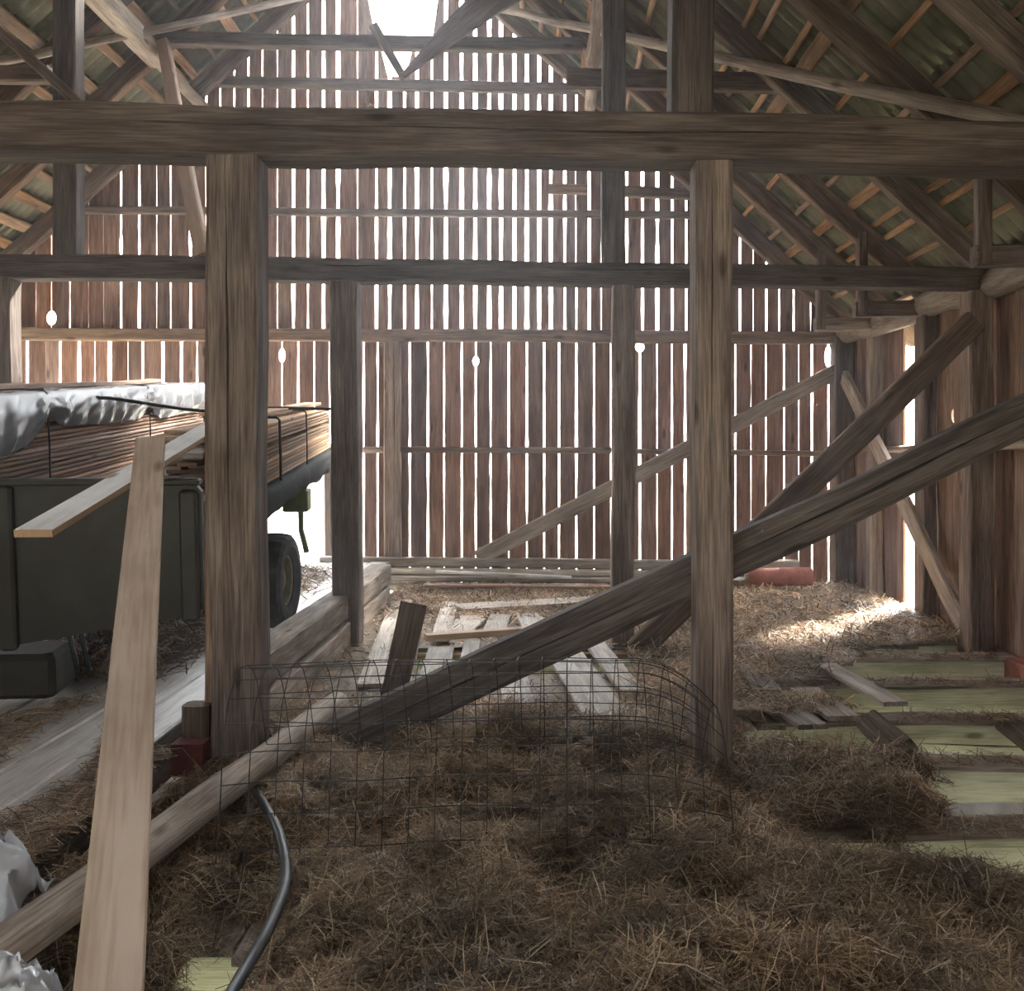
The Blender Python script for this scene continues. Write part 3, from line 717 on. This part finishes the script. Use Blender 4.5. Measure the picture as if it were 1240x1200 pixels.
# shorter ragged boards whose ends face the viewer
for i, (px, py, Y, L, w, u) in enumerate(((225, 552, 5.6, 2.0, .20, 0), (236, 578, 5.75, 1.8, .18, 0), (243, 600, 5.7, 1.8, .16, 0), (230, 618, 5.85, 1.6, .16, 0), (240, 655, 5.9, 1.5, .15, 0))):
    a = P(px, py, Y); b = a+U*L
    thing_beam('offcut_board', ['grey topmost short board whose end sticks out beside the thick left post', 'red-brown board end, second from the top beside the thick left post', 'red-brown board end in the middle of the ragged pile beside the left post', 'red-brown board end, second lowest of the ragged pile beside the left post', 'split board end lowest in the ragged pile beside the left post'][i], 'board', a, b, w, .032, M_plank if i == 0 else M_fresh2, 'ragged board ends beside the left post', face=(0, 0, 1), ch=.003, wob=.008)
thing_beam('white_board', 'white-topped board sticking out from the trailer toward the viewer', 'board', P(40, 646, 3.4), P(292, 496, 6.3), .135, .028, M_white, face=(.0, -.05, 1), ch=.002, wob=.002, endmat=M_fresh)
thing_beam('top_plank', 'rough plank lying on top of the strapped bundle', 'plank', T(-.28, 1.5, .94), T(-.14, 4.6, .96), .15, .03, M_fresh, face=(0, 0, 1), ch=.003)
thing_beam('top_plank', 'reddish plank lying on the plastic film of the tall stack', 'plank', T(-1.50, -.4, 1.175), T(-1.62, 4.4, 1.175), .12, .03, M_fresh2, face=(0, 0, 1), ch=.003)
# straps and cable
def strap(name, label, f, r0, r1, u0_, u1_, rad=.006):
    pts = [T(r0+.012, f, u0_), T(r0+.012, f+.01, (u0_+u1_)/2), T(r0+.01, f, u1_-.01), T(r0-.012, f, u1_+.012), T((r0+r1)/2, f, u1_+.014), T(r1, f, u1_+.01)]
    return tag(tube(name, pts, rad, M_strap, n=6), label, 'strap')
strap('lashing_strap', 'dark strap tied over the sawn bundle next to the thick left post', 2.15, -.02, -.56, .36, .93, .011)
strap('lashing_strap', 'faint strap round the far end of the sawn bundle', 3.35, -.02, -.56, .46, .93)
strap('lashing_strap', 'thin strap down the side of the tall stack, nearer one', 1.35, -1.345, -1.9, .46, 1.145)
strap('lashing_strap', 'thin strap down the side of the tall stack, farther one', 3.35, -1.345, -1.9, .46, 1.145)
cp = smooth_path([P(60, 484, 6.6), P(130, 482, 7.0), P(240, 497, 7.6), P(320, 494, 8.0), P(402, 495, 8.2)], 6)
tag(tube('cable', cp, .014, M_strap, n=6), 'black cable running across the load toward the rear left post', 'cable')
# plastic film over the tall stack
def film():
    V, Fc = [], []; nf, ns = 130, 44
    utop = .46+.030*lay2+.02
    for i in range(nf+1):
        f = -.6+5.8*i/nf
        hang = .27+.10*max(0, 1-((f-.2)/1.2)**2)+.06*nz(f*.9, 3.3)
        for tie_ in (1.35, 3.35): hang -= .10*math.exp(-((f-tie_)/.16)**2)
        for j in range(ns+1):
            s = j/ns
            if s < .45:
                r = -2.2+(.85)*(s/.45); u = utop+.012+.012*nz(f*5, r*5)
            else:
                q = (s-.45)/.55; r = -1.345+.03*math.sin(q*PI)+.03*(.5+.5*math.sin(f*21+5*nz(f*1.7, 2.)+q*(2+3*nz(f*3, 8.))))*min(1, q*3)*(.6+.4*nz(f*2.3, q))+.016*nz(f*9+q*5, q*3, 1)*min(1, q*4); u = utop-.0-hang*q
                for tie_ in (1.35, 3.35):
                    d = f-tie_; r += (-.015*math.exp(-(d/.07)**2)+.03*math.exp(-((abs(d)-.16)/.1)**2)*math.sin(d*60+q*9)*.5)*min(1, q*3)
                r = max(r, -1.352)
            V.append((r, f, u))
    m = ns+1
    for i in range(nf):
        for j in range(ns): Fc.append((i*m+j, (i+1)*m+j, (i+1)*m+j+1, i*m+j+1))
    return mesh('plastic_film', V, Fc, M_plastic, True)
fo = link('plastic_film', film(), None, None, TM); tag(fo, 'crumpled translucent plastic film draped over the tall board stack', 'plastic film')
sm = fo.modifiers.new('thickness', 'SOLIDIFY'); sm.thickness = .003
# crumpled film at the left edge
def crumple(name, label, c, sx, sy, sz, sd):
    V, Fc = [], []; n = 22
    for i in range(n+1):
        for j in range(n+1):
            a, b = i/n-.5, j/n-.5
            z = sz*(1-(2*a)**2)*(1-(2*b)**2)+.05*nz(a*7, b*7, sd)+.03*nz(a*17, b*17, sd)
            V.append((a*sx+.04*nz(a*5, b*5, sd+8), b*sy+.04*nz(a*5, b*5, sd+3), z))
    for i in range(n):
        for j in range(n): Fc.append((i*(n+1)+j, (i+1)*(n+1)+j, (i+1)*(n+1)+j+1, i*(n+1)+j+1))
    o = link(name, mesh(name, V, Fc, M_scrap, True), None, None, Matrix.Translation(c)); tag(o, label, 'plastic film', 'plastic scraps at the left edge')
    s_ = o.modifiers.new('thickness', 'SOLIDIFY'); s_.thickness = .003
crumple('plastic_scrap', 'crumpled clear plastic at the left edge above the log', P(-10, 1062, 2.75)+Vector((0, 0, -.08)), .22, .3, .2, 1.)
crumple('plastic_scrap', 'crumpled clear plastic in the bottom left corner', P(5, 1195, 2.2)+Vector((0, 0, -.06)), .2, .22, .12, 5.)

# ================================================================== STRAW
rng = np.random.default_rng(4)
def sstep(a, b, x):
    t = np.clip((x-a)/(b-a), 0, 1); return t*t*(3-2*t)
DXg = .045
gx = np.arange(-1.62, 3.8, DXg); gy = np.arange(1.6, 11.6, DXg)
GX, GY = np.meshgrid(gx, gy, indexing='ij')
N1 = np.array([[nz(x*1.5, y*1.5, 2.) for y in gy] for x in gx])
N2 = np.array([[nz(x*4.3, y*4.3, 5.) for y in gy] for x in gx])
N3 = np.array([[nz(x*13, y*13, 9.) for y in gy] for x in gx])
front = 1-sstep(4.7, 6.3, GY)
front = front*(1-.55*sstep(.7, 1.6, GX))
HZ = .012+.085*front+(.035+.055*front)*N1*.9+(.012+.10*front)*N2+(.006+.02*front)*N3
HZ += .12*np.exp(-((GX+.15)/.55)**2-((GY-4.75)/.22)**2)
HZ += .06*np.exp(-((GX-1.9)/.8)**2-((GY-10.4)/.8)**2)
HZ += .05*np.exp(-((GX-.5)/.9)**2-((GY-2.5)/.4)**2)
HZ -= .30*np.exp(-((GX-1.25)/.17)**2-((GY-3.92)/.2)**2)
HZ -= .12*np.exp(-((GX+.97)/.2)**2-((GY-2.85)/.6)**2)
EXg = xedge(GY)
HZ -= .12*sstep(-.18, .05, GX-EXg)*(HZ > 0)
bare = (sstep(5.6, 6.2, GY))*(1-sstep(8.6, 9.2, GY))*(1-sstep(.4, .9, GX))
HZ = HZ*(1-bare)+bare*np.clip(.004+.02*N1, -.02, .02)
HZ = np.where(GY > 5.2, np.maximum(HZ, -.012), HZ)
hole = (((GX+.97)/.10)**2+((GY-2.75)/.42)**2 < 1) | (((GX-1.27)/.13)**2+((GY-3.95)/.16)**2 < 1)
MASK = (GX < EXg+.02+.06*N3) & ~hole
pit2 = (GX > -.95) & (GX < .72) & (GY > 6.85) & (GY < 7.75)
MASK &= ~pit2
nx, ny = GX.shape
idx = np.arange(nx*ny).reshape(nx, ny)
fm = MASK[:-1, :-1] & MASK[1:, :-1] & MASK[1:, 1:] & MASK[:-1, 1:]
q = np.stack([idx[:-1, :-1], idx[1:, :-1], idx[1:, 1:], idx[:-1, 1:]], -1)[fm]
bv = np.stack([GX, GY, HZ], -1).reshape(-1, 3)
used = np.unique(q); remap = np.zeros(nx*ny, int); remap[used] = np.arange(len(used))
bv = bv[used]; q = remap[q]
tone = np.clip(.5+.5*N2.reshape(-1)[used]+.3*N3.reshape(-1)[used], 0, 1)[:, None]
far_lift = sstep(4.9, 6.4, bv[:, 1])[:, None]            # pale chaff farther in, plus the middle floor's brighter light put into the colour
bc = (np.array([[.11, .07, .042]])*(1-far_lift)+np.array([[.24, .19, .145]])*far_lift)*(.5+.8*tone)

def blades(n, pos_fn, lmin, lmax, wmin, wmax, pal, lift, pitch=.28, patch=False):
    X, Y, Z = pos_fn(n); n = len(X)
    az = rng.uniform(0, 2*np.pi, n); L = rng.uniform(lmin, lmax, n)*np.where(rng.random(n) < .15, 1.5, 1.); w = rng.uniform(wmin, wmax, n)*np.clip(Y/4, .8, 2.2)
    pt = rng.normal(0, pitch, n)
    d = np.stack([np.cos(az)*np.cos(pt), np.sin(az)*np.cos(pt), np.sin(pt)], -1)
    c = np.stack([X, Y, Z+rng.uniform(0, lift, n)+np.abs(d[:, 2])*L*.3], -1)
    side = np.stack([-np.sin(az), np.cos(az), rng.normal(0, .5, n)], -1); side /= np.linalg.norm(side, axis=1, keepdims=True)
    bend = np.stack([rng.normal(0, .06, n), rng.normal(0, .06, n), rng.uniform(-.02, .12, n)], -1)*L[:, None]
    p0 = c-d*L[:, None]/2; p2 = c+d*L[:, None]/2; p1 = c+bend
    s = side*w[:, None]
    V = np.stack([p0-s, p0+s, p1-s, p1+s, p2-s*.6, p2+s*.6], 1).reshape(-1, 3)
    b = (np.arange(n)*6)[:, None]
    Q = np.concatenate([b+np.array([[0, 1, 3, 2]]), b+np.array([[2, 3, 5, 4]])], 0)
    pal = np.array(pal); col = pal[rng.integers(0, len(pal), n)]*rng.uniform(.6, 1.25, (n, 1))
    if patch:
        col = col*(1+.45*sstep(4.9, 6.4, Y))[:, None]  # farther straw painted lighter, standing in for light on the middle floor
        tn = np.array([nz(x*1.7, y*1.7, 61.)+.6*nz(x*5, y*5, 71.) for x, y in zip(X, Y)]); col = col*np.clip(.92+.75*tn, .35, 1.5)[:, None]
    return V, Q, np.repeat(col, 6, 0)
def hgt(X, Y):
    fx = np.clip((X-gx[0])/DXg, 0, nx-1.001); fy = np.clip((Y-gy[0])/DXg, 0, ny-1.001)
    i, j = fx.astype(int), fy.astype(int); a, b = fx-i, fy-j
    return HZ[i, j]*(1-a)*(1-b)+HZ[i+1, j]*a*(1-b)+HZ[i, j+1]*(1-a)*b+HZ[i+1, j+1]*a*b
def pos_main(n):
    Y = 1/rng.uniform(1/11.5, 1/2.1, n)                       # about even on screen
    X = rng.uniform(-1.6, 3.75, n)
    i = np.clip(((X-gx[0])/DXg).round().astype(int), 0, nx-1); j = np.clip(((Y-gy[0])/DXg).round().astype(int), 0, ny-1)
    b = bare[i, j]
    keep = MASK[i, j] & (rng.random(n) > b*.82) & (X < Y*.62+.3) & (X > -Y*.62-.3)
    keep &= ~((X > .8) & (Y > 5.2) & (N1[i, j]+.6*N2[i, j] > .22) & (rng.random(n) < .45))
    X, Y = X[keep], Y[keep]
    return X, Y, hgt(X, Y)
PAL = [(.21, .13, .073), (.28, .18, .10), (.35, .24, .14), (.42, .30, .18), (.13, .076, .044), (.18, .112, .064), (.52, .40, .27)]
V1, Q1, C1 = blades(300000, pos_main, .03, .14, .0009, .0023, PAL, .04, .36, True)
V2, Q2, C2 = blades(16000, pos_main, .06, .17, .0010, .002, [(.42, .32, .19), (.5, .40, .26), (.33, .23, .13)], .05, .4)
def stuff(name, label, parts, cat='straw'):
    VV, QQ, CC, o = [], [], [], 0
    for V, Q, C in parts:
        VV.append(V); QQ.append(Q+o); CC.append(C); o += len(V)
    V = np.concatenate(VV).astype(np.float32); Q = np.concatenate(QQ).astype(np.int32); C = np.concatenate(CC)
    me = bpy.data.meshes.new(name); me.vertices.add(len(V)); me.vertices.foreach_set('co', V.ravel())
    me.loops.add(Q.size); me.loops.foreach_set('vertex_index', Q.ravel())
    me.polygons.add(len(Q)); me.polygons.foreach_set('loop_start', np.arange(0, Q.size, 4, dtype=np.int32)); me.polygons.foreach_set('loop_total', np.full(len(Q), 4, np.int32))
    a = me.attributes.new('col', 'FLOAT_COLOR', 'POINT'); a.data.foreach_set('color', np.concatenate([C, np.ones((len(C), 1))], 1).astype(np.float32).ravel())
    me.update(calc_edges=True); me.materials.append(M_straw)
    o = bpy.data.objects.new(name, me); COL.objects.link(o); return tag(o, label, cat, kind='stuff')
def pos_joist(n):
    Y = np.array(JY)[rng.integers(3, 10, n)]+rng.uniform(-.09, .09, n); X = rng.uniform(1.2, 3.7, n)
    nn = np.array([nz(x*2.6, y*3., 17.) for x, y in zip(X, Y)])
    keep = (X > xedge(Y)) & (nn > -.05)
    return X[keep], Y[keep], np.full(keep.sum(), -.03)
V3, Q3, C3 = blades(9000, pos_joist, .04, .13, .001, .0022, PAL, .015, .3)
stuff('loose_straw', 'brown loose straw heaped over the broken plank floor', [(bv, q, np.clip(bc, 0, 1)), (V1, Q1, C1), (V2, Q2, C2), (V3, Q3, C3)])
# straw on the deck and the heap under the trailer
def pos_deck(n):
    Y = 1/rng.uniform(1/9.5, 1/2.2, n); X = -1.62-rng.random(n)**1.3*2.2
    nn = np.array([nz(x*2.2, y*1.1, 31.) for x, y in zip(X, Y)])
    keep = (nn+.35*(4.3-Y) > .12) & (rng.random(n) < .9)
    return X[keep], Y[keep], np.full(keep.sum(), DK+.003)
V4, Q4, C4 = blades(40000, pos_deck, .05, .16, .0012, .0025, PAL, .02, .15)
stuff('deck_straw', 'thin litter of straw on the raised drive deck', [(V4, Q4, C4)])
def heap_h(X, Y): return .17*np.exp(-((X+2.75+.05*(Y-7))/.28)**2)*np.clip((Y-5.6)/.6, 0, 1)*np.clip((10.5-Y)/1., 0, 1)
def pos_heap(n):
    Y = rng.uniform(5.5, 10.5, n); X = rng.normal(-2.75, .26, n)
    return X, Y, DK+heap_h(X, Y)
V5, Q5, C5 = blades(16000, pos_heap, .06, .18, .0016, .003, [c for c in PAL], .06, .4)
hx = np.arange(-3.4, -2.1, .06); hy = np.arange(5.5, 10.6, .06)
HX, HY = np.meshgrid(hx, hy, indexing='ij'); HH = DK-.01+heap_h(HX, HY)+.015*np.sin(HX*31)*np.sin(HY*27)
hv = np.stack([HX, HY, HH], -1).reshape(-1, 3); hi = np.arange(len(hv)).reshape(HX.shape)
hq = np.stack([hi[:-1, :-1], hi[1:, :-1], hi[1:, 1:], hi[:-1, 1:]], -1).reshape(-1, 4)
stuff('straw_heap', 'long heap of straw on the deck under the trailer', [(hv, hq, np.tile([[.12, .08, .045]], (len(hv), 1))), (V5, Q5, C5)])

# ================================================================== haze added inside the barn to imitate lens glare
def haze():
    m = bpy.data.materials.new('glare_haze'); m.use_nodes = True; nt = m.node_tree; nt.nodes.remove(nt.nodes['Principled BSDF'])
    v = nt.nodes.new('ShaderNodeVolumeScatter'); v.inputs['Color'].default_value = (.95, .96, 1, 1); v.inputs['Density'].default_value = .0055; v.inputs['Anisotropy'].default_value = .8
    nt.links.new(v.outputs[0], nt.nodes['Material Output'].inputs['Volume'])
    x0, x1, y0, y1 = XL+.05, XR-.0, -1.5, YE-.0
    a = [(x0, -2.2), (x1, -2.2), (x1, 3.1), (RX, RZ+.1), (x0, 3.1)]
    vs, fs = rings([[(x, y, z) for x, z in a] for y in (y1, y0)])
    o = link('glare_haze', mesh('glare_haze', vs, fs, m)); tag(o, 'thin haze added for the veil of glare around the gable slits', 'haze', kind='stuff')
haze()
